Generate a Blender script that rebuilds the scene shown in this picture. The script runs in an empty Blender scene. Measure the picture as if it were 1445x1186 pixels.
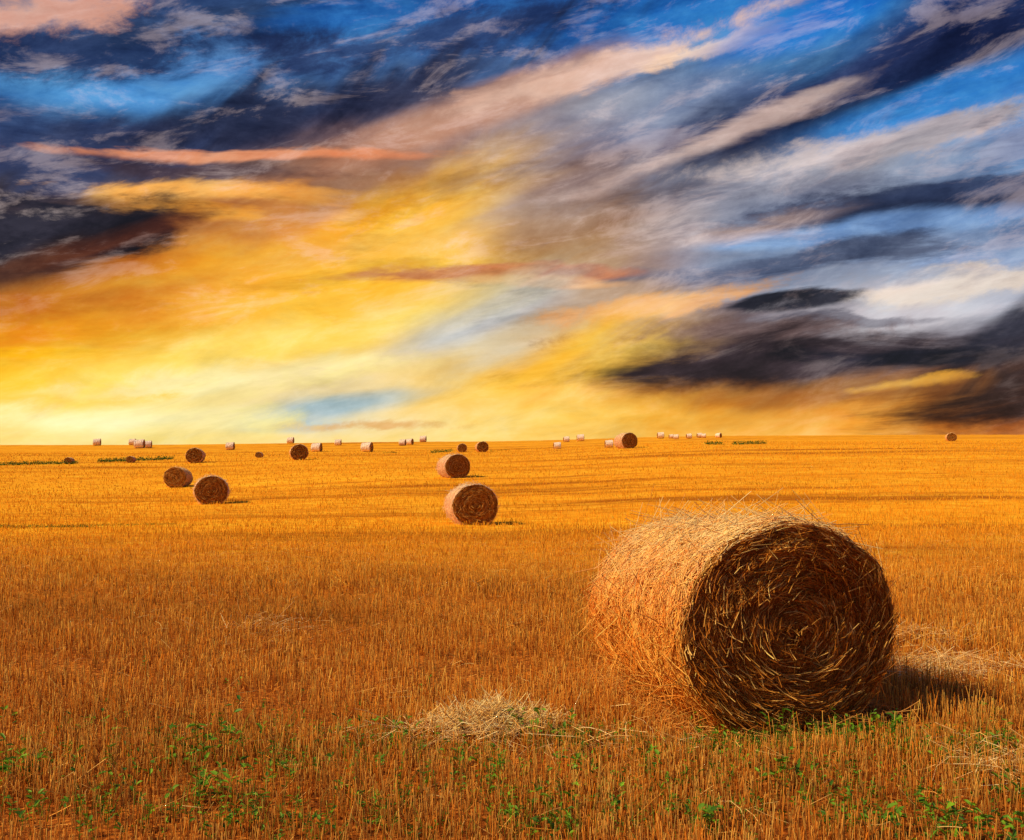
import bpy, math, numpy as np
from mathutils import Vector
rng=np.random.default_rng(7)
F=1405.0; HY=622.0; CX=722.5; CAMZ=1.865
sc=bpy.context.scene
sc.view_settings.view_transform='Standard'; sc.view_settings.look='None'; sc.view_settings.exposure=0
def lin(c):
    c=np.array(c,float)/255.; return np.where(c<=.04045,c/12.92,((c+.055)/1.055)**2.4)

# ---------------- terrain ----------------
TD=np.array([12,20,32,45,60,85,120,160,230.])
TX=[150,650,1050,1400]
TR=np.array([[840,775,741,712,691,658,643,635,628],
    [840,775,739,703,673,650,638,631,623.],
    [840,770,728,690,662,637,627,620,614.5],
    [840,768,724,686,659,634,625,619,613]])
LD=np.linspace(math.log(2),math.log(4000),900)
prof=[]
for r in TR:
    z=CAMZ-(r-HY)/F*TD; z[0]=0
    dd=np.concatenate([[2,8],TD,[330,600,1500,4000]]); zz=np.concatenate([[0,0],z,[z[-1]-.6,z[-1]-7,z[-1]-30,z[-1]-90]])
    p=np.interp(LD,np.log(dd),zz); k=np.hanning(41);k/=k.sum()
    p=np.convolve(np.pad(p,20,mode='edge'),k,mode='valid'); prof.append(p)
def gz(x,y):
    x=np.asarray(x,float);y=np.asarray(y,float)
    yy=np.clip(y,2,4000); l=np.log(yy)
    px=np.clip(CX+F*x/yy,150,1400)
    vs=[np.interp(l,LD,p) for p in prof]
    z=vs[0]+0*px
    for i in range(3):
        t=np.clip((px-TX[i])/(TX[i+1]-TX[i]),0,1); t=t*t*(3-2*t)
        z=np.where(px>TX[i],vs[i]*(1-t)+vs[i+1]*t,z)
    n=.018*np.sin(x*1.1+y*.7)+.012*np.sin(x*2.3-y*1.9+1)+.03*np.sin(y*.33+x*.11)*np.clip(y/15-0.6,0,1)
    return z+n*np.clip((y-3)/4,0,1)
YS=np.geomspace(4,228,3000)
def place(px,py):
    xs=(px-CX)/F*YS; row=HY+(CAMZ-gz(xs,YS))/YS*F
    w=np.where(row<=py)[0]; i=w[0] if len(w) else len(YS)-1
    return xs[i],YS[i],float(gz(xs[i],YS[i]))

# ---------------- mesh helpers ----------------
def mk_mesh(name,V,Q,C=None,smooth=False):
    me=bpy.data.meshes.new(name); V=np.asarray(V,np.float32);Q=np.asarray(Q,np.int32)
    n=Q.shape[1]
    me.vertices.add(len(V)); me.vertices.foreach_set('co',V.ravel())
    me.loops.add(Q.size); me.loops.foreach_set('vertex_index',Q.ravel())
    me.polygons.add(len(Q)); me.polygons.foreach_set('loop_start',np.arange(0,Q.size,n,dtype=np.int32))
    me.polygons.foreach_set('loop_total',np.full(len(Q),n,np.int32))
    if smooth: me.polygons.foreach_set('use_smooth',np.ones(len(Q),bool))
    me.update(calc_edges=True)
    if C is not None:
        a=me.color_attributes.new('Col','FLOAT_COLOR','POINT')
        cc=np.ones((len(V),4),np.float32); cc[:,:3]=np.clip(C,0,.97); a.data.foreach_set('color',cc.ravel())
    return me
def add_obj(name,me,mat=None):
    o=bpy.data.objects.new(name,me); sc.collection.objects.link(o)
    if mat and not me.materials: me.materials.append(mat)
    return o
def tubes(P,R,C,tip=None,taper=1.0):
    N,K,_=P.shape
    T=np.gradient(P,axis=1); T/=np.linalg.norm(T,axis=2,keepdims=True)+1e-9
    ref=np.zeros_like(T); ref[...,2]=1; m=np.abs(T[...,2:3])>.8
    m=np.broadcast_to(m[:,:1],T.shape); ref=np.where(m,np.array([1.,0.2,0]),ref)
    A=np.cross(T,ref); A/=np.linalg.norm(A,axis=2,keepdims=True)+1e-9
    B=np.cross(T,A)
    ph=rng.uniform(0,6.28,N)[:,None,None]
    rr=R[:,None,None]*np.linspace(1,taper,K)[None,:,None]
    V=np.stack([P+rr*(np.cos(ph+a)*A+np.sin(ph+a)*B) for a in (0,2.094,4.189)],axis=2)
    base=(np.arange(N)*K*3)[:,None,None]+ (np.arange(K-1)*3)[None,:,None]
    j=np.arange(3)[None,None,:]; j2=(j+1)%3
    Q=np.stack([base+j,base+j2,base+3+j2,base+3+j],axis=-1).reshape(-1,4)
    if tip is None: tip=C
    w=np.linspace(0,1,K)[None,:,None,None]
    CC=(C[:,None,None,:]*(1-w)+tip[:,None,None,:]*w)*np.ones((1,1,3,1))
    return V.reshape(-1,3),Q,CC.reshape(-1,3)
def join(parts):
    Vs,Qs,Cs=[],[],[];o=0
    for V,Q,C in parts: Vs.append(V);Qs.append(Q+o);Cs.append(C);o+=len(V)
    return np.concatenate(Vs),np.concatenate(Qs),np.concatenate(Cs)
def leaves(P,D,U,L,W,C):
    D=D/np.linalg.norm(D,axis=1,keepdims=True); S=np.cross(D,U); S/=np.linalg.norm(S,axis=1,keepdims=True)+1e-9
    Nn=np.cross(S,D); L=L[:,None];W=W[:,None]
    b=P; t=P+D*L-Nn*L*.18
    l1=P+D*L*.3+S*W*.5+Nn*W*.15; l2=P+D*L*.7+S*W*.42+Nn*W*.1
    r1=P+D*L*.3-S*W*.5+Nn*W*.15; r2=P+D*L*.7-S*W*.42+Nn*W*.1
    V=np.stack([b,l1,l2,t,r2,r1],1).reshape(-1,3); k=(np.arange(len(P))*6)[:,None]
    Q=np.concatenate([k+np.array([0,1,2,3]),k+np.array([0,3,4,5])])
    return V,Q,np.repeat(C,6,axis=0)

# ---------------- materials ----------------
def attr_mat(name,rough=.6,trans=0.0,spec=.3,lo=.85,hi=1.08):
    m=bpy.data.materials.new(name); m.use_nodes=True; nt=m.node_tree; b=nt.nodes['Principled BSDF']
    a=nt.nodes.new('ShaderNodeAttribute'); a.attribute_name='Col'
    tc=nt.nodes.new('ShaderNodeTexCoord'); n=nt.nodes.new('ShaderNodeTexNoise'); n.inputs['Scale'].default_value=14; n.inputs['Detail'].default_value=1
    nt.links.new(tc.outputs['Object'],n.inputs['Vector'])
    mr=nt.nodes.new('ShaderNodeMapRange'); mr.inputs[1].default_value=.3;mr.inputs[2].default_value=.7;mr.inputs[3].default_value=lo;mr.inputs[4].default_value=hi
    nt.links.new(n.outputs['Fac'],mr.inputs[0])
    vm=nt.nodes.new('ShaderNodeVectorMath'); vm.operation='SCALE'
    nt.links.new(a.outputs['Color'],vm.inputs[0]); nt.links.new(mr.outputs[0],vm.inputs['Scale'])
    nt.links.new(vm.outputs[0],b.inputs['Base Color'])
    b.inputs['Roughness'].default_value=rough; b.inputs['Specular IOR Level'].default_value=spec
    if trans>0:
        out=nt.nodes['Material Output']; t=nt.nodes.new('ShaderNodeBsdfTranslucent'); mx=nt.nodes.new('ShaderNodeMixShader'); mx.inputs[0].default_value=trans
        nt.links.new(vm.outputs[0],t.inputs['Color']); nt.links.new(b.outputs[0],mx.inputs[1]); nt.links.new(t.outputs[0],mx.inputs[2]); nt.links.new(mx.outputs[0],out.inputs['Surface'])
    return m
M_straw=attr_mat('straw',.6,0,.1,.92,1.04); M_stub=attr_mat('stubble_straw',.65,0,.08,.9,1.05); M_leaf=attr_mat('leaf',.5,.35,.25)

# ground
mg=bpy.data.materials.new('field_soil_and_straw'); mg.use_nodes=True; nt=mg.node_tree; b=nt.nodes['Principled BSDF']
L=nt.links.new
geo=nt.nodes.new('ShaderNodeNewGeometry')
def gnoise(scale,loc=(0,0,0),s=(1,1,1),detail=4,rot=0):
    mp=nt.nodes.new('ShaderNodeMapping'); mp.inputs['Location'].default_value=loc; mp.inputs['Scale'].default_value=s; mp.inputs['Rotation'].default_value=(0,0,rot)
    L(geo.outputs['Position'],mp.inputs['Vector'])
    n=nt.nodes.new('ShaderNodeTexNoise'); n.inputs['Scale'].default_value=scale; n.inputs['Detail'].default_value=detail; n.inputs['Roughness'].default_value=.65
    L(mp.outputs[0],n.inputs['Vector']); return n.outputs['Fac']
def ramp(src,stops):
    r=nt.nodes.new('ShaderNodeValToRGB'); e=r.color_ramp.elements
    e[0].position,e[0].color=stops[0][0],(*stops[0][1],1); e[1].position,e[1].color=stops[-1][0],(*stops[-1][1],1)
    for p,c in stops[1:-1]:
        q=e.new(p); q.color=(*c,1)
    L(src,r.inputs[0]); return r.outputs[0]
def mixc(f,a,bb,mode='MIX'):
    m=nt.nodes.new('ShaderNodeMix'); m.data_type='RGBA'; m.blend_type=mode
    if isinstance(f,float): m.inputs[0].default_value=f
    else: L(f,m.inputs[0])
    L(a,m.inputs[6]); L(bb,m.inputs[7]); return m.outputs[2]
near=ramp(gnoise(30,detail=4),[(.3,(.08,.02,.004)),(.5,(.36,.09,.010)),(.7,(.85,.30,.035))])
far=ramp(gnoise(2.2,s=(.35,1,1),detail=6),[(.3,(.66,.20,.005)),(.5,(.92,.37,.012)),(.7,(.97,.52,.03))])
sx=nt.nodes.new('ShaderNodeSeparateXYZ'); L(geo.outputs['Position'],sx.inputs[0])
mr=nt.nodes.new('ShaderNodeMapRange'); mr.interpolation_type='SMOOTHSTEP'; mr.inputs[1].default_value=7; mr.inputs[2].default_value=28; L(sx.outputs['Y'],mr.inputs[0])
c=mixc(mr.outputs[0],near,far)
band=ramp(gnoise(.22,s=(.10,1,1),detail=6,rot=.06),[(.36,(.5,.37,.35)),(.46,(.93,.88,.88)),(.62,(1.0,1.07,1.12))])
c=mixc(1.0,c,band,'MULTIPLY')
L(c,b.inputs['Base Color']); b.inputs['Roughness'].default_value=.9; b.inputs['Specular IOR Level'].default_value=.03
bp=nt.nodes.new('ShaderNodeBump'); bp.inputs['Strength'].default_value=.5; bp.inputs['Distance'].default_value=.05; L(gnoise(9,detail=5),bp.inputs['Height']); L(bp.outputs[0],b.inputs['Normal'])
a=np.linspace(-1,1,521)
gx=np.sinh(a*7.6)/np.sinh(7.6)*5000; gy=np.sinh(a*7.0)/np.sinh(7.0)*4500+10
X,Y=np.meshgrid(gx,gy); Z=gz(X,Y); n=len(a)
i=np.arange(n-1); I,J=np.meshgrid(i,i); k=(J*n+I).ravel()
me=mk_mesh('field_ground',np.stack([X,Y,Z],-1).reshape(-1,3),np.stack([k,k+1,k+n+1,k+n],1),smooth=True)
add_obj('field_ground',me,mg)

# ---------------- big bale placement ----------------
TH=math.radians(16); BL=1.6; BA=.765; BB=.72
fx,fy=1.775,6.37; bcx=fx-BL/2*math.sin(TH); bcy=fy+BL/2*math.cos(TH)
def in_bale(x,y,m=0.0):
    dx=x-bcx;dy=y-bcy; lx=dx*math.cos(TH)+dy*math.sin(TH); ly=-dx*math.sin(TH)+dy*math.cos(TH)
    return (np.abs(lx)<.42+m)&(np.abs(ly)<BL/2+m-.02)

# ---------------- stubble ----------------
def tracks(x,y):
    f=np.zeros_like(x)
    for c_,sl,w_,x0,x1,am in [(11.3,.03,.25,-9,-1,.6),(14.4,.02,.35,-12,-3,.5),(10.2,-.02,.2,-3.2,-1.2,.7),(18,.04,.5,-4,14,.4),(23,.03,.6,-16,-2,.4),(31,.02,.8,-18,-6,.6),(38,.05,1.2,-6,20,.5),(48,.06,1.6,0,26,.55),(62,.05,2,-30,40,.4),(8.6,.02,.16,2.7,6,.5)]:
        wob=.25*w_*np.sin(x*.8+c_)+.2*w_*np.sin(x*2.1)
        f=np.maximum(f,am*np.exp(-((y-c_-sl*x+wob)/w_)**2)*np.clip((x-x0)/(.12*(x1-x0)),0,1)*np.clip((x1-x)/(.12*(x1-x0)),0,1))
    return f
def vn(x,y,s):
    return (np.sin(x*s+1.3*np.sin(y*s*1.7+1))+np.sin(y*s*2.3+1.1*np.sin(x*s*1.3+2))+np.sin((x+y)*s*3.1+2*np.sin(x*s*.7)))/3
bands=[(3.6,7,1700,.0020),(7,11,850,.0026),(11,16,340,.0036),(16,24,140,.005),(24,36,55,.0075),(36,55,22,.011),(55,85,9,.017),(85,135,3,.026)]
parts=[]
for (y0,y1,den,rad) in bands:
    N=int(.66*(y1*y1-y0*y0)*den)
    y=np.sqrt(rng.uniform(y0*y0,y1*y1,N)); x=y*rng.uniform(-.62,.7,N)
    rs=.14*max(1,y0/14); ca,sa=math.cos(.1),math.sin(.1)
    u=x*ca+y*sa; v=-x*sa+y*ca
    v=np.round(v/rs)*rs+rng.normal(0,rs*.3,N)
    x=u*ca-v*sa; y=u*sa+v*ca
    dens=np.clip(.5+.4*vn(x,y,1.6)+.35*vn(x+3,y-2,3.7),0,1.1); tr=tracks(x,y); big=vn(x,y,.45)
    keep=(~in_bale(x,y))&(rng.random(N)<(.25+1.0*dens)*(1-.4*tr)); x=x[keep];y=y[keep];N=len(x); dens=dens[keep];tr=tr[keep];big=big[keep]
    z=gz(x,y); h=rng.gamma(8,.0145,N)*(1+.3*rng.normal(size=N).clip(-1,1)); h=h.clip(.035,.23)*(1. if y0<20 else .85)*(1-.5*tr)*(.78+.4*dens)
    h=np.where(in_bale(x,y,.38),h*.45,h)
    ln=rng.normal(0,.12,(N,2)); bad=rng.random(N)<.09; ln[bad]*=5
    tip=np.stack([x+ln[:,0]*h,y+ln[:,1]*h,z+h*np.where(bad,.6,1)],1); bs=np.stack([x,y,z-.01],1)
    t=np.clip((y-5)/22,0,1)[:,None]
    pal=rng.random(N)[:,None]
    cb=np.array([.36,.075,.006])*(1-t)+np.array([.90,.34,.012])*t  # naturally darker stalk bases; near ones darkened further to paint shaded gaps
    ct=(np.array([.97,.28,.016])*(1-pal)+np.array([.97,.60,.13])*pal)*(1-t)+(np.array([.97,.38,.012])*(1-pal)+np.array([.97,.56,.04])*pal)*t  # tips naturally paler; near ones brightened further as painted highlights
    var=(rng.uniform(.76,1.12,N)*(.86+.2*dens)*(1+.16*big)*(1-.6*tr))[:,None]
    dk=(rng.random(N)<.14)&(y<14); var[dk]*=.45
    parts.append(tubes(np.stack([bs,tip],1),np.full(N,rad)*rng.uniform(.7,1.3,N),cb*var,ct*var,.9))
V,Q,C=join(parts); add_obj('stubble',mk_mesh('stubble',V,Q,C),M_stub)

# loose straw litter
def litter(x,y,hmax,len0,len1,rad,cols,tilt=.25,z0=None):
    N=len(x); z=gz(x,y) if z0 is None else z0
    z=z+rng.uniform(.005,1,N)*hmax; a=rng.uniform(0,6.28,N); l=rng.uniform(len0,len1,N)/2
    ti=rng.normal(0,tilt,N); d=np.stack([np.cos(a),np.sin(a),ti],1); c0=np.stack([x,y,z],1)
    bend=np.stack([-np.sin(a),np.cos(a),rng.normal(0,.5,N)],1)*(l*rng.normal(0,.18,N))[:,None]
    P=np.stack([c0-d*l[:,None],c0-d*l[:,None]*.3+bend,c0+d*l[:,None]*.4+bend,c0+d*l[:,None]],1)
    return tubes(P,np.full(N,rad)*rng.uniform(.6,1.3,N),cols)
def scol(N,a,b_,lo=.6,hi=1.15):
    t=rng.random(N)[:,None]; return (np.array(a)*(1-t)+np.array(b_)*t)*rng.uniform(lo,hi,N)[:,None]
N=8500; y=np.sqrt(rng.uniform(14,22**2,N)); x=y*rng.uniform(-.6,.65,N); k=~in_bale(x,y)&(rng.random(N)<.5+.6*vn(x,y,1.1)); x,y=x[k],y[k]; N=len(x)
lp=[litter(x,y,.11,.06,.22,.0018,scol(N,(.95,.36,.03),(.97,.66,.22)),.4)]
for cx_,cy_,sx_,sy_,N in [(1330,948,.3,.22,380),(1435,1100,.16,.16,200),(380,890,.3,.35,90),(1300,905,.3,.15,140),(640,1050,.35,.14,160),(850,1060,.3,.15,90)]:
    X0,Y0,_=place(cx_,cy_); x=X0+rng.normal(0,sx_,N);y=Y0+rng.normal(0,sy_,N)
    lp.append(litter(x,y,.13,.1,.3,.002,scol(N,(.92,.45,.1),(.97,.7,.32)),.45))
N=1700; a=rng.uniform(-1,1,N); lx=rng.normal(0,.45,N).clip(-.75,.75); ly=a*(BL/2+.16)
x=bcx+lx*math.cos(TH)-ly*math.sin(TH); y=bcy+lx*math.sin(TH)+ly*math.cos(TH)
lp.append(litter(x,y,.1,.08,.28,.0022,scol(N,(.7,.22,.03),(.92,.5,.12)),.35))
V,Q,C=join(lp); add_obj('loose_straw',mk_mesh('loose_straw',V,Q,C),M_straw)
X0,Y0,_=place(692,1030); N=1700
x=X0+rng.normal(0,.18,N)+.05*np.sin(np.arange(N)); y=Y0+rng.normal(0,.09,N); r2=((x-X0)/.27)**2+((y-Y0)/.15)**2
z0=gz(x,y)+.05; hh=(.07+.035*np.sin((x-X0)*17+1))*np.exp(-r2)
V,Q,C=litter(x,y,1e-3,.05,.26,.0021,scol(N,(.95,.50,.11),(.97,.78,.36),.75),.5,z0+hh*rng.uniform(.2,1,N)+.02)
add_obj('straw_pile',mk_mesh('straw_pile',V,Q,C),M_straw)

# ---------------- hay bales ----------------
def bale_mesh(name,ns,nf,rad,seed,pale=0.,fuzz=1.0,faced=1.0):
    global rng
    rng=np.random.default_rng(seed)
    L2=BL/2
    ph=rng.uniform(0,6.28,12)
    def rmod(t,y):
        return 1+.012*np.sin(3*t+ph[0]+2*y)+.009*np.sin(7*t+ph[1]-3*y)+.018*np.sin(y*24+ph[2]+.5*np.sin(3*t))*(.6+.4*np.sin(4*t+y*5))+.007*np.sin(y*11+ph[3]+2*t)+.006*np.sin(y*17+13*t)
    def edge(y):
        e=np.clip((np.abs(y)-(L2-.12))/.12,0,1); return 1-.022*e**2.2
    def surf(t,y,off):
        bk=1-.042*(y/L2+1)
        r=rmod(t,y)*edge(y); x=(BA*r+off)*np.cos(t)+0*y; x=x*np.where(np.cos(t)<0,1+.012*(y/L2+1),1)
        z=(BB*r*bk+off)*np.sin(t)+BB*bk-.05
        z=np.where(z<.0,z*.3,z)
        return np.stack([x,y+0*t,z],-1)
    nt_,ny=120,60; t=np.linspace(0,2*np.pi,nt_,endpoint=False); yv=np.linspace(-L2,L2,ny)
    Tt,Yy=np.meshgrid(t,yv); Vs=surf(Tt,Yy,-.008).reshape(-1,3)
    I,J=np.meshgrid(np.arange(nt_),np.arange(ny-1)); I=I.ravel();J=J.ravel(); I2=(I+1)%nt_
    Qs=np.stack([J*nt_+I,J*nt_+I2,(J+1)*nt_+I2,(J+1)*nt_+I],1)
    side_d=np.array([.50,.11,.006])*(1-pale)+np.array([.95,.75,.55])*pale  # straw bales get a darker core, painting shade into gaps between side straws
    parts=[(Vs,Qs,np.tile(side_d,(len(Vs),1)))]
    def rings(rho,t): return np.sin(rho*34+t+1.6*np.sin(2*t+ph[5]+rho*5)+1.2*np.sin(5*t+ph[6]))*(.5+.5*np.sin(3*t+rho*9+ph[7]))
    def face_pt(rho,t,off,s):
        p=surf(t,np.full_like(t,s*L2),0.); c0=np.array([0,s*L2,BB*(1-.042*(s+1))-.05]); q=c0+(p-c0)*rho[...,None]
        lump=.012*np.sin(rho*9+2*t+ph[8])+.012*np.sin(rho*14-3*t+ph[9])+.010*rings(rho,t)
        q[...,1]+=s*(off+lump+.02*(1-rho**4)-.012); return q
    for s in (-1,1):
        nr=40; R,Tt=np.meshgrid(np.linspace(0.001,1,nr),t,indexing='ij'); Vf=face_pt(R,Tt,-.018*np.ones_like(R),s).reshape(-1,3)
        I,J=np.meshgrid(np.arange(nt_),np.arange(nr-1)); I=I.ravel();J=J.ravel();I2=(I+1)%nt_
        Qf=np.stack([J*nt_+I,J*nt_+I2,(J+1)*nt_+I2,(J+1)*nt_+I],1)
        if s>0: Qf=Qf[:,::-1]
        parts.append((Vf,Qf,np.tile([.10,.03,.005],(len(Vf),1))))  # dark core behind the face straws, painted shade for depth
        N=nf if s<0 else nf//3
        rho=np.sqrt(rng.uniform(.0,1,N)); t0=rng.uniform(0,6.28,N); l=rng.uniform(.08,.36,N)
        ang=rng.normal(0,.28,N)+rng.choice([-1,1],N)*(rng.random(N)<.15)*rng.uniform(.3,1.3,N)+ (rho<.16)*rng.uniform(-2,2,N)
        K=5; w=np.linspace(-.5,.5,K)[None,:]
        rr=np.abs(rho[:,None]+l[:,None]*w*np.sin(ang)[:,None]/.7); rr=np.minimum(rr,1.0+.03*rng.random((N,1)))
        tt=t0[:,None]+l[:,None]*w*np.cos(ang)[:,None]/(.7*np.maximum(rho[:,None],.1))
        off=rng.uniform(-.012,.022,N)[:,None]+rng.normal(0,.008,N)[:,None]*w*2
        st=rng.random(N)<.10; off=off+np.where(st,rng.uniform(.0,.10,N),0)[:,None]*(w+.5)**2
        P=face_pt(rr,tt,off,s)
        c=scol(N,(.36,.10,.008),(.68,.25,.028),.45,1.2)
        hl=rng.random(N)<.24; c[hl]=scol(hl.sum(),(.80,.38,.06),(.97,.62,.18),.75,1.1)
        c*=(.82+.3*rings(rho,t0))[:,None]
        depth=((off.mean(1)+.012)/.034).clip(0,1)*.5+.6; c*=depth[:,None]*faced  # deeper face straws darkened, shade between straws painted into colour
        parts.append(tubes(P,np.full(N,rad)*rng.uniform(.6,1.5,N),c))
    N=ns; y0=rng.uniform(-L2,L2,N); t0=rng.uniform(0,6.28,N); l=rng.uniform(.07,.36,N)
    ang=rng.normal(0,.75,N); K=4; w=np.linspace(-.5,.5,K)[None,:]
    yy=(y0[:,None]+l[:,None]*w*np.sin(ang)[:,None]).clip(-L2-.03,L2+.02)
    sg=rng.choice([-1,1],N)[:,None]
    tt=t0[:,None]+sg*l[:,None]*w*np.cos(ang)[:,None]/.7
    off=rng.uniform(-.007,.012,N)[:,None]+0*w
    st=rng.random(N)<.14; lift=np.where(st,rng.gamma(1.6,.024,N),0); lg=rng.random(N)<.045; lift[lg]+=rng.uniform(.05,.2,lg.sum())
    off=off+fuzz*lift[:,None]*(w+.5)**1.6
    P=surf(tt,yy,off)
    c=scol(N,(.97,.27,.016),(.97,.58,.12),.88,1.1)
    br=rng.random(N)<.14; c[br]=scol(br.sum(),(.42,.09,.006),(.70,.20,.018))
    top_lit=(np.clip(np.sin(t0)+.1,0,1)**1.5)[:,None].clip(0,1)*.95*rng.random((N,1))**.6; c=c*(1-top_lit)+np.array([.97,.78,.36])*top_lit  # straws paler toward the top: light from above painted into their colour
    c=c*(1-pale)+np.array([.97,.84,.70])*pale
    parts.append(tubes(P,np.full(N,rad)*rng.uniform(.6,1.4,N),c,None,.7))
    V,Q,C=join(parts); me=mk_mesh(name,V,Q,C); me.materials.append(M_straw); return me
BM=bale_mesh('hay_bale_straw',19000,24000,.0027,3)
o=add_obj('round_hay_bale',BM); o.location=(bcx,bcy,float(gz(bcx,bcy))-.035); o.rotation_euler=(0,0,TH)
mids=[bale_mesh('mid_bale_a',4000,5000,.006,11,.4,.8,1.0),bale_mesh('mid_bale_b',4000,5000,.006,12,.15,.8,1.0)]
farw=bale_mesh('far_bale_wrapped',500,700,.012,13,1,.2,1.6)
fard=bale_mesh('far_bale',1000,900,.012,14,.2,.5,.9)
blist=[(665,682,739,13,mids[0]),(299,671,711,16,mids[0]),(252,659,687,2,mids[1]),(640,641,674,22,mids[0]),
(276,632,653,8,fard),(422,627,649,14,fard),(883,611,633,20,mids[0]),(680,623,638,10,fard),(652,626,638,5,fard),(1342,611,623,-15,fard),
(366,638,646,0,fard),(98,647,655,0,fard),(185,646,653,0,fard),
(859,621,632,70,farw),(786,624,634,70,farw),(518,624,638,62,farw),(447,625,638,65,farw),(325,624,635,70,farw),
(209,622,632,75,farw),(197,620,633,70,farw),(187,619,628,70,farw),(137,619,629,75,farw),(410,617,626,70,farw),(477,620,629,75,farw),
(568,620,629,70,farw),(578,619,628,60,farw),(597,615,624,75,farw),(799,616,624,70,farw),(819,613,623,65,farw),
(932,610,619,70,farw),(947,613,619,75,farw),(954,613,620,60,farw),(972,612,619,75,farw),(987,611,618,75,farw),(993,612,618,60,farw),(1014,611,618,35,farw)]
for px,pt,pb,rot,me in blist:
    x,y,z=place(px,pb); s=(pb-pt)*y/F/(2*BB-.06); s=min(max(s,.45),1.35)
    if me is farw: rot-=math.degrees(math.atan2(x,y))+(0 if px>600 else 22)
    o=add_obj('round_hay_bale',me); o.location=(x,y,z-.02); sxy=s*(.82 if me is farw else .96); o.scale=(s*1.02,sxy,s); o.rotation_euler=(0,0,math.radians(rot+(30 if me is farw else 0)))

# ---------------- weeds ----------------
rng=np.random.default_rng(21)
LP=[]; SP=[]
def weed(px,py,h,nst,nl,ls,spread=.09,bright=1.0):
    X0,Y0,Z0=place(px,py)
    for s in range(nst):
        x=X0+rng.normal(0,spread);y=Y0+rng.normal(0,spread); hh=h*rng.uniform(.6,1.15); d=rng.normal(0,.2,2)
        w=np.linspace(0,1,5); P=np.stack([x+d[0]*hh*w**1.5,y+d[1]*hh*w**1.5,float(gz(x,y))+hh*w],1)
        c=np.array([.18,.30,.02])*bright*rng.uniform(.7,1.2)
        SP.append(tubes(P[None],np.array([.0022]),c[None],None,.5))
        f=rng.uniform(.25,1,nl); B=np.stack([np.interp(f,w,P[:,k]) for k in range(3)],1); a=rng.uniform(0,6.28,nl)
        D=np.stack([np.cos(a),np.sin(a),rng.uniform(-.1,1.0,nl)],1); l=ls*rng.uniform(.4,1.25,nl)
        t=rng.random((nl,1)); C=(np.array([.05,.16,.010])*(1-t)+np.array([.26,.50,.02])*t)*bright
        LP.append(leaves(B,D,np.tile([0,0,1.],(nl,1))+rng.normal(0,.3,(nl,3)),l,l*rng.uniform(.22,.55,nl),C))
def tuft(px,py,n,h,spread=.05,bright=1.):
    X0,Y0,Z0=place(px,py); x=X0+rng.normal(0,spread,n);y=Y0+rng.normal(0,spread,n); a=rng.uniform(0,6.28,n); r=rng.uniform(.1,.6,n); hh=h*rng.uniform(.5,1.1,n)
    w=np.linspace(0,1,4)[None,:]; P=np.stack([x[:,None]+(np.cos(a)*r*hh)[:,None]*w**2,y[:,None]+(np.sin(a)*r*hh)[:,None]*w**2,gz(x,y)[:,None]+hh[:,None]*w*(1-.15*w)],-1)
    SP.append(tubes(P,np.full(n,.0026),scol(n,(.12,.28,.015),(.34,.48,.04))*bright,None,.3))
for px,py,h,ns,nl,ls in [(300,1065,.30,6,7,.06),(285,1080,.22,5,8,.055),(330,1065,.22,4,7,.05),(40,1105,.22,6,8,.065),(105,1085,.15,4,6,.045),(170,1120,.14,4,6,.04),
 (290,1122,.16,7,7,.055),(318,1135,.16,6,7,.05),(495,1050,.16,7,6,.045),(545,1052,.17,7,7,.045),(515,1100,.15,5,6,.045),(575,1045,.14,5,5,.04),
 (655,1090,.13,5,6,.045),(718,1100,.16,7,7,.05),(765,1045,.17,8,7,.055),(800,1050,.15,7,6,.05),(815,1085,.14,5,6,.045),(930,1095,.17,7,7,.05),(945,1120,.14,5,6,.045),
 (1082,1110,.19,4,5,.075),(1120,1095,.15,7,6,.05),(1085,1048,.24,5,6,.05),(1050,1048,.13,6,6,.04),(1160,1048,.14,7,7,.04),(1190,1044,.14,7,7,.04),(1215,1045,.16,8,7,.045),(1258,1040,.16,9,7,.05),(1270,1065,.14,7,6,.045),
 (1395,1015,.14,4,6,.045),(1440,1145,.16,7,7,.055),(1425,1080,.15,7,6,.05),(1380,1055,.14,6,6,.045),(740,1170,.15,8,7,.05),(855,1155,.15,7,6,.05),(1240,1183,.14,7,7,.05),(1180,1170,.14,7,7,.045),
 (1300,1184,.15,7,7,.055),(1365,1184,.15,8,7,.055),(1020,1175,.14,7,6,.05),(310,1178,.14,5,6,.045),(990,1060,.14,7,6,.04),(870,1045,.14,7,6,.04),(1420,1184,.14,7,7,.05),(610,1068,.13,5,6,.04),
 (60,1060,.12,4,5,.04),(120,1140,.12,4,5,.045),(230,1095,.14,5,6,.045),(380,1085,.13,4,6,.045),(430,1060,.13,4,6,.045),(20,1160,.13,4,6,.05),(200,1165,.13,4,6,.045)]:
    weed(px,py,h,ns,nl,ls)
for i in range(340):
    px=rng.uniform(380,1445) if i%4 else rng.uniform(0,450); py=rng.uniform(1020,1185)
    weed(px,py,rng.uniform(.08,.16),rng.integers(1,4),6,.034,.08,rng.uniform(.7,1.1))
for i in range(40): weed(rng.uniform(0,1445),rng.uniform(930,1180),rng.uniform(.09,.13),2,4,.028,.04)
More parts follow.
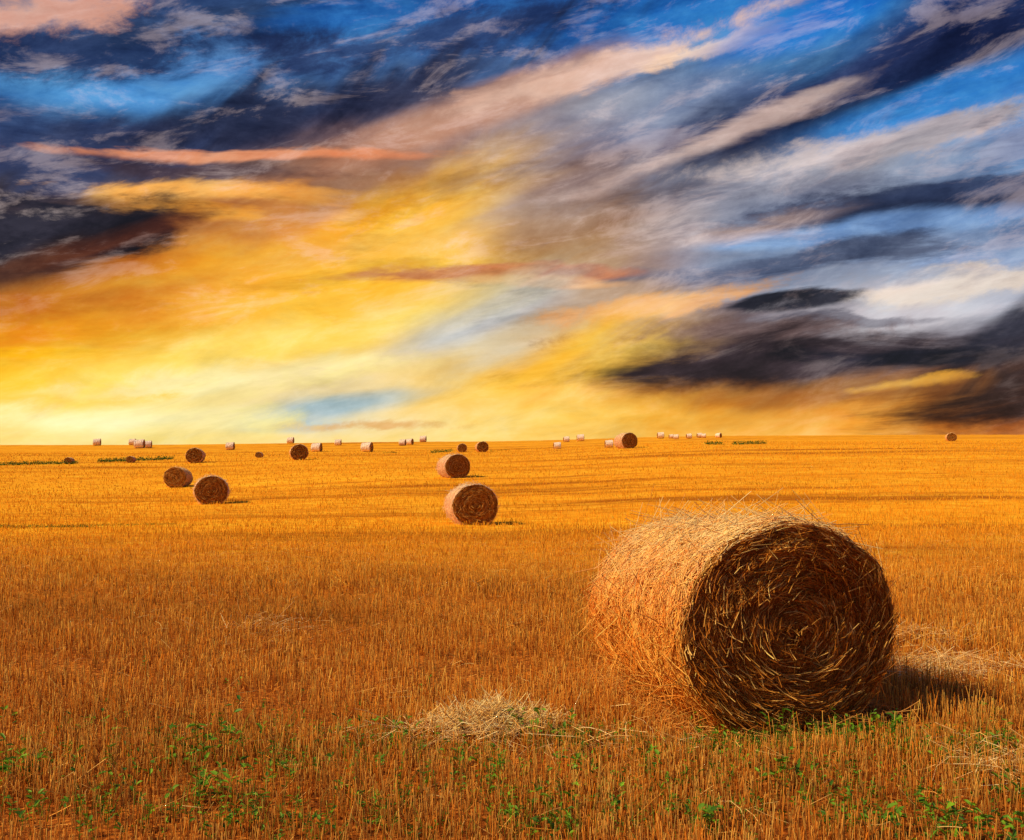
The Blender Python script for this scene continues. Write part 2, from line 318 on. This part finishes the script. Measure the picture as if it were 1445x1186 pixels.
for px,py,n,h in [(380,1055,22,.25),(40,1095,20,.18),(300,1075,22,.22),(820,1050,50,.17),(760,1055,44,.15),(560,1055,46,.15),(1100,1050,60,.16),(1180,1055,70,.14),(1245,1052,70,.16),(1040,1065,45,.14),(940,1065,44,.15),(745,1182,44,.2),(660,1065,36,.14),(1285,1055,50,.14),(1320,1085,40,.14),(1400,1050,44,.14),(1440,1045,44,.14),(290,1130,36,.15),(600,1182,26,.15),(1000,1155,38,.15),(880,1175,38,.15),(480,1065,36,.14),(1350,1060,40,.14),(1150,1130,34,.14),(520,1150,26,.14),(100,1150,24,.14),(400,1165,24,.14)]:
    tuft(px,py,n,h,.14)
V,Q,C=join(LP+SP); add_obj('green_weeds',mk_mesh('green_weeds',V,Q,C),M_leaf)
def strip(x0,y0,x1,y1,n,h):
    t=np.sort(rng.random(n))
    pts=np.array([place(x0+(x1-x0)*a,y0+(y1-y0)*a) for a in np.linspace(0,1,24)])
    x=np.interp(t,np.linspace(0,1,24),pts[:,0]); y=np.interp(t,np.linspace(0,1,24),pts[:,1])+rng.normal(0,h*1.0,n)
    hh=h*(.25+.75*np.sin(t*37+np.sin(t*130))**2); z=gz(x,y)+rng.random(n)*hh
    a=rng.uniform(0,6.28,n); D=np.stack([np.cos(a)*.6,np.sin(a)*.6,rng.uniform(.2,1,n)],1); l=h*rng.uniform(.25,.55,n)
    return leaves(np.stack([x,y,z],1),D,rng.normal(0,1,(n,3)),l,l*.4,scol(n,(.06,.13,.008),(.20,.26,.015)))
V,Q,C=join([strip(-60,658,110,655,2000,.3),strip(140,653,245,649,1300,.36),strip(1035,628,1080,627,500,.4),strip(995,628,1020,628,200,.45),strip(608,640,638,638,300,.35),strip(540,640,560,640,100,.25),strip(690,637,720,636,100,.2),
 strip(0,745,130,744,1400,.08),strip(110,743,250,740,1000,.06)])
add_obj('grass_verge',mk_mesh('grass_verge',V,Q,C),M_leaf)

# ---------------- world sky ----------------
w=bpy.data.worlds.new('World'); sc.world=w; w.use_nodes=True; nt=w.node_tree; nt.nodes.clear(); L=nt.links.new
try:
    w.cycles.sampling_method='MANUAL'; w.cycles.sample_map_resolution=256
except Exception as ex: print(ex)
SA=math.radians(20); SEL=math.radians(41)
SUN_AZ_X,SUN_AZ_Y=-math.cos(SA),-math.sin(SA)
def N_(t,**kw):
    n=nt.nodes.new(t)
    for k,v in kw.items(): setattr(n,k,v)
    return n
def seti(n,i,v):
    if isinstance(v,bpy.types.NodeSocket): L(v,n.inputs[i])
    elif v is not None: n.inputs[i].default_value=v
def M(op,a,b=None,c=None,clamp=False):
    n=N_('ShaderNodeMath',operation=op,use_clamp=clamp); seti(n,0,a);seti(n,1,b);seti(n,2,c); return n.outputs[0]
def VM(op,a,b=None):
    n=N_('ShaderNodeVectorMath',operation=op); seti(n,0,a); seti(n,1,b); return n.outputs['Value'] if op=='LENGTH' else n.outputs[0]
def MapT(v,loc,rot,scl):
    n=N_('ShaderNodeMapping',vector_type='TEXTURE'); L(v,n.inputs[0]); n.inputs[1].default_value=(*loc,0); n.inputs[2].default_value=(0,0,math.radians(rot)); n.inputs[3].default_value=(*scl,1); return n.outputs[0]
def NZ(v,scale,detail=6,rough=.55,dist=0.,out='Fac'):
    n=N_('ShaderNodeTexNoise',noise_dimensions='2D'); L(v,n.inputs['Vector']); n.inputs['Scale'].default_value=scale; n.inputs['Detail'].default_value=detail; n.inputs['Roughness'].default_value=rough; n.inputs['Distortion'].default_value=dist
    return n.outputs[out]
def MR(v,a,b,c,d,sm=True):
    n=N_('ShaderNodeMapRange',interpolation_type='SMOOTHSTEP' if sm else 'LINEAR'); L(v,n.inputs[0])
    for i,q in enumerate((a,b,c,d)): n.inputs[i+1].default_value=q
    return n.outputs[0]
def MX(f,a,b,mode='MIX'):
    n=N_('ShaderNodeMix',data_type='RGBA',blend_type=mode); seti(n,0,f); seti(n,6,a); seti(n,7,b); return n.outputs[2]
tc=N_('ShaderNodeTexCoord'); sp=N_('ShaderNodeSeparateXYZ'); L(tc.outputs['Generated'],sp.inputs[0])
K=14.05
u=M('MULTIPLY',M('ARCTAN2',sp.outputs[0],sp.outputs[1]),K); v=M('MULTIPLY',M('ARCSINE',sp.outputs[2]),K)
cb=N_('ShaderNodeCombineXYZ'); L(u,cb.inputs[0]);L(v,cb.inputs[1]); p=cb.outputs[0]
def P(px,py):
    az=math.atan((px-CX)/F); return az*K, math.atan((HY-py)/F*math.cos(az))*K
def vec(a,b_):
    c=N_('ShaderNodeCombineXYZ'); seti(c,0,a);seti(c,1,b_); return c.outputs[0]
q1=MapT(p,(0,0),25,(4.2,1)); q2=MapT(p,(3,1),5,(4.5,1)); q3=MapT(p,(1,7),45,(4.5,1))
A=NZ(q1,.8,6,.52,.4); A2=NZ(VM('ADD',q1,(17.3,5.1,0)),.8,6,.52,.4)
Bn=NZ(q2,1.5,9,.63,.3); Cn=NZ(q3,1.6,6,.5,.3); Dn=NZ(MapT(p,(0,0),12,(2.2,1)),1.8,10,.66,.2)
def wv(n1,n2,along,across,rot):
    a=M('MULTIPLY',M('SUBTRACT',n1,.5),along); b_=M('MULTIPLY',M('SUBTRACT',n2,.5),across)
    ca,sa=math.cos(math.radians(rot)),math.sin(math.radians(rot))
    x=M('SUBTRACT',M('MULTIPLY',a,ca),M('MULTIPLY',b_,sa)); y=M('ADD',M('MULTIPLY',a,sa),M('MULTIPLY',b_,ca)); return vec(x,y)
pw=VM('ADD',p,wv(A,A2,2.2,.7,25))
pw=VM('ADD',pw,wv(Cn,Bn,.25,.35,48))
pb=VM('ADD',p,wv(A,A2,.6,.35,22)); pb=VM('ADD',pb,wv(Cn,Bn,.12,.15,40))
sw=N_('ShaderNodeSeparateXYZ'); L(pw,sw.inputs[0])
cols_px=[0,120,240,360,480,600,720,840,960,1080,1200,1320,1445]
G=[(-900,[(60,100,165)]*13),(-250,[(50,90,150)]*13),
(0,[(150,125,130),(80,95,130),(35,60,105),(50,75,120),(40,105,170),(30,85,150),(35,90,160),(35,100,170),(35,108,185),(35,118,195),(45,103,170),(32,58,110),(35,65,120)]),
(60,[(45,70,115),(45,70,115),(65,120,180),(75,125,185),(65,95,140),(65,100,150),(65,90,135),(85,115,160),(105,135,170),(75,130,180),(38,85,145),(33,48,92),(33,53,103)]),
(120,[(55,110,170),(75,145,205),(75,135,195),(70,95,140),(55,65,100),(85,80,100),(155,138,140),(145,150,165),(115,135,170),(60,85,135),(38,53,98),(45,75,125),(65,125,195)]),
(180,[(55,80,125),(45,60,100),(48,53,83),(63,63,88),(130,105,108),(175,138,122),(155,140,145),(125,130,155),(130,142,170),(95,118,160),(90,135,185),(80,145,205),(85,150,215)]),
(240,[(60,70,105),(65,70,95),(95,80,82),(125,95,82),(155,112,88),(190,140,98),(158,135,130),(130,128,145),(145,148,165),(145,145,160),(168,168,178),(145,160,185),(110,142,184)]),
(300,[(45,40,48),(115,80,55),(195,128,68),(195,128,68),(240,160,70),(251,188,70),(232,172,85),(152,125,112),(132,130,142),(105,118,145),(100,116,150),(80,97,130),(78,100,138)]),
(360,[(52,34,32),(115,66,34),(215,130,38),(245,167,45),(252,183,45),(255,198,55),(248,188,78),(160,125,105),(112,115,138),(122,143,174),(134,158,193),(142,163,198),(133,153,187)]),
(420,[(182,102,26),(207,124,27),(232,145,34),(250,182,48),(255,200,60),(250,200,92),(190,182,178),(198,158,115),(140,125,128),(128,125,142),(182,180,186),(200,196,200),(176,180,196)]),
(480,[(237,150,16),(242,162,25),(254,184,38),(255,202,62),(255,208,80),(248,212,130),(202,195,180),(247,190,68),(120,84,62),(78,62,64),(122,108,113),(155,148,155),(80,73,90)]),
(540,[(255,200,45),(255,208,58),(255,216,85),(255,226,135),(238,220,180),(248,218,145),(255,200,80),(248,176,65),(170,110,55),(135,88,50),(168,112,58),(128,82,54),(66,45,45)]),
(590,[(255,222,105),(255,228,128),(255,232,145),(243,224,172),(226,218,188),(253,223,148),(255,216,110),(254,203,92),(250,188,72),(238,170,70),(238,166,70),(215,142,64),(180,100,54)]),
(620,[(255,218,118),(255,227,135),(255,234,155),(255,228,150),(253,224,150),(254,223,138),(255,214,115),(254,203,98),(252,193,85),(248,178,72),(244,168,62),(238,146,52),(217,116,46)])]
U0,U1=-8.,8.
un=MR(sw.outputs[0],U0,U1,0,1,False)
col=None; pv=None
for py,row in G:
    r=N_('ShaderNodeValToRGB'); r.color_ramp.interpolation='B_SPLINE'; e=r.color_ramp.elements
    for i,(cx_,c) in enumerate(zip(cols_px,row)):
        pos=(P(cx_,300)[0]-U0)/(U1-U0)
        if i<2: el=e[i]; el.position=pos
        else: el=e.new(pos)
        el.color=(*lin(c),1)
    L(un,r.inputs[0]); vv=(HY-py)/F*.94; vv=math.atan(vv)*K
    if col is None: col=r.outputs[0]
    else: col=MX(MR(sw.outputs[1],pv,vv,0,1),col,r.outputs[0])
    pv=vv
nz={'A':A,'B':Bn,'C':Cn,'D':Dn}
BL_=[
(60,62,330,34,8,(36,50,88),.9,'D',1.8,.3),(330,22,200,18,12,(42,60,95),.85,'D',2.0,.3),(40,12,110,22,14,(220,165,145),.92,'D',2.2,.3),
(600,45,260,24,10,(50,65,105),.8,'D',2.0,.3),(230,122,260,28,10,(80,150,215),.8,'A',1.6,.1),(470,15,120,16,8,(45,115,190),.7,'B',1.6,.1),
(300,180,420,44,17,(34,38,64),.93,'C',1.7,.2),(560,130,260,32,24,(43,47,74),.88,'C',1.7,.2),(120,225,200,40,5,(58,70,108),.75,'C',1.6,.1),
(620,175,240,26,22,(205,150,120),.75,'A',1.8,.1),(850,92,250,20,14,(228,190,170),.9,'D',2.0,.3),(1010,60,110,13,12,(245,210,182),.9,'D',1.8,.4),
(1290,75,310,46,19,(20,28,64),.97,'A',1.4,.3),(1130,140,220,22,16,(42,55,98),.8,'C',1.8,.2),(1140,30,130,26,10,(30,118,205),.8,'A',1.4,.2),(1340,140,170,24,10,(58,138,210),.85,'A',1.6,.2),
(370,220,270,8,3,(240,160,115),.85,'B',2.2,.3),(270,241,200,13,2,(80,62,70),.8,'B',2.0,.2),
(250,270,180,15,2,(255,185,92),.95,'B',2.2,.4),(270,300,130,13,-2,(254,175,66),.9,'B',2.0,.4),
(60,330,220,44,8,(30,27,38),.99,'B',1.5,.5),(30,378,150,26,22,(52,34,30),.9,'A',1.4,.2),
(150,350,200,20,18,(140,76,38),.65,'A',1.6,.0),(560,305,200,44,24,(255,194,62),.8,'A',1.5,.0),(400,345,300,24,16,(255,184,42),.7,'A',1.7,.0),
(760,300,120,60,35,(142,112,100),.7,'A',1.7,.1),(990,205,270,18,18,(212,184,172),.8,'B',1.9,.3),(1250,205,260,20,6,(208,192,188),.85,'D',2.2,.3),(1150,240,240,16,10,(128,128,142),.65,'B',1.8,.2),
(1290,285,320,18,4,(54,62,90),.95,'B',2.1,.4),(1400,262,120,12,2,(72,85,118),.8,'B',1.8,.3),(1200,325,320,14,1,(135,170,215),.85,'B',1.9,.2),(1050,375,330,13,3,(80,88,114),.85,'B',2.1,.3),
(740,386,190,10,0,(212,135,90),.9,'B',1.9,.3),(770,401,110,7,0,(254,190,125),.8,'B',1.9,.3),(1330,400,200,20,6,(236,218,200),.85,'D',2.1,.3),(1150,405,160,12,4,(172,184,204),.75,'B',1.9,.3),(1000,330,160,13,8,(190,160,146),.6,'B',1.9,.2),
(660,455,150,30,24,(168,186,206),.7,'A',1.6,.0),(920,432,140,15,6,(240,182,122),.85,'D',2.1,.3),(1110,432,75,9,4,(44,42,54),.97,'B',1.8,.5),(1260,440,150,14,0,(195,188,194),.8,'D',2.0,.3),(1220,448,110,6,0,(95,92,106),.7,'B',2.,.3),
(1030,470,190,14,3,(128,102,98),.75,'D',2.1,.3),(1020,512,260,38,3,(48,34,40),.99,'B',1.5,.3),(1180,508,230,24,3,(60,46,52),.94,'B',1.7,.3),(1330,507,180,15,-3,(30,27,40),.98,'B',1.6,.4),(1425,480,95,30,30,(40,38,52),.95,'C',1.5,.2),
(1405,555,150,48,8,(54,35,34),.98,'B',1.5,.2),(1270,548,70,10,3,(255,196,80),.9,'D',1.8,.3),(1120,565,180,16,3,(178,114,56),.6,'C',1.8,.1),
(800,500,180,28,25,(255,193,45),.88,'A',1.5,.0),(720,545,220,20,14,(255,206,82),.65,'A',1.6,.0),
(70,500,140,7,2,(255,185,8),.85,'B',1.9,.3),(120,430,190,13,18,(200,112,22),.6,'A',1.6,.0),(230,400,200,10,16,(202,118,30),.45,'A',1.6,.0),(380,480,320,36,12,(255,222,105),.7,'A',1.6,.0),
(490,575,150,18,10,(150,188,208),.75,'A',1.4,.2),(420,602,90,9,6,(170,195,205),.7,'B',1.5,.2),(540,600,130,7,2,(228,172,98),.8,'D',1.8,.3),(310,540,240,28,8,(255,240,175),.9,'D',1.8,.1),
(60,570,160,12,3,(255,204,60),.7,'D',2.0,.2),(180,595,260,20,0,(255,244,180),.92,'D',1.7,.1)]
for (px,py,a_,b_,an,c,al,nn,amp,soft) in BL_:
    m=MapT(pb,P(px,py),an,(a_/100*1.25,b_/100*1.35)); l=VM('LENGTH',m)
    d=M('MULTIPLY_ADD',nz[nn],amp*1.15,l); d=M('SUBTRACT',d,amp*.575)
    f=MR(d,1.02,soft,0,al); col=MX(f,col,(*lin(c),1))
B2=NZ(VM('ADD',MapT(p,(3,1),12,(3.6,1)),(9.1,33.3,0)),2.4,10,.66,.3)
hi=M('MULTIPLY',MR(B2,.50,.66,0,.38),MR(v,.8,3.,.25,1)); col=MX(hi,col,MX(.6,col,(.75,.57,.52,1)))
lo_=M('MULTIPLY',MR(Bn,.48,.34,0,.38),MR(v,.5,2.5,.3,1)); col=MX(lo_,col,MX(1.,col,(.5,.48,.54,1),'MULTIPLY'))
g=M('MULTIPLY',MR(A2,.3,.7,1.14,.88,False),MR(Dn,.32,.68,1.20,.84,False)); g=M('MULTIPLY',g,MR(Bn,.3,.7,1.10,.92,False))
gm=N_('ShaderNodeGamma'); L(col,gm.inputs[0]); L(g,gm.inputs[1]); col=gm.outputs[0]
s=M('MULTIPLY',MR(A2,.3,.7,.97,1.08,False),MR(B2,.3,.7,.88,1.12,False))
sc_=N_('ShaderNodeVectorMath',operation='SCALE'); L(col,sc_.inputs[0]); L(s,sc_.inputs['Scale']); col=sc_.outputs[0]
sky=N_('ShaderNodeTexSky',sky_type='NISHITA'); sky.sun_disc=False; sky.sun_elevation=SEL; sky.sun_rotation=math.atan2(SUN_AZ_X,SUN_AZ_Y)
bg1=N_('ShaderNodeBackground'); L(sky.outputs[0],bg1.inputs[0]); bg1.inputs[1].default_value=.06
bg2=N_('ShaderNodeBackground'); L(col,bg2.inputs[0]); bg2.inputs[1].default_value=1.03
mx=N_('ShaderNodeMixShader'); mx.inputs[0].default_value=.97; L(bg1.outputs[0],mx.inputs[1]);L(bg2.outputs[0],mx.inputs[2])
wo=N_('ShaderNodeOutputWorld'); L(mx.outputs[0],wo.inputs[0])

# sun
ld=bpy.data.lights.new('sun','SUN'); ld.energy=5; ld.angle=math.radians(5); ld.color=(1,.79,.48)
so=bpy.data.objects.new('sun',ld); sc.collection.objects.link(so)
S=Vector((SUN_AZ_X*math.cos(SEL),SUN_AZ_Y*math.cos(SEL),math.sin(SEL))); so.rotation_euler=(S).to_track_quat('Z','Y').to_euler()
# camera
cd=bpy.data.cameras.new('camera'); cd.sensor_width=36; cd.lens=35.0; cd.clip_end=20000; cd.clip_start=.05
co=bpy.data.objects.new('camera',cd); sc.collection.objects.link(co); co.location=(0,0,CAMZ); co.rotation_euler=(math.radians(90)+math.atan(29/F),0,0)
sc.camera=co
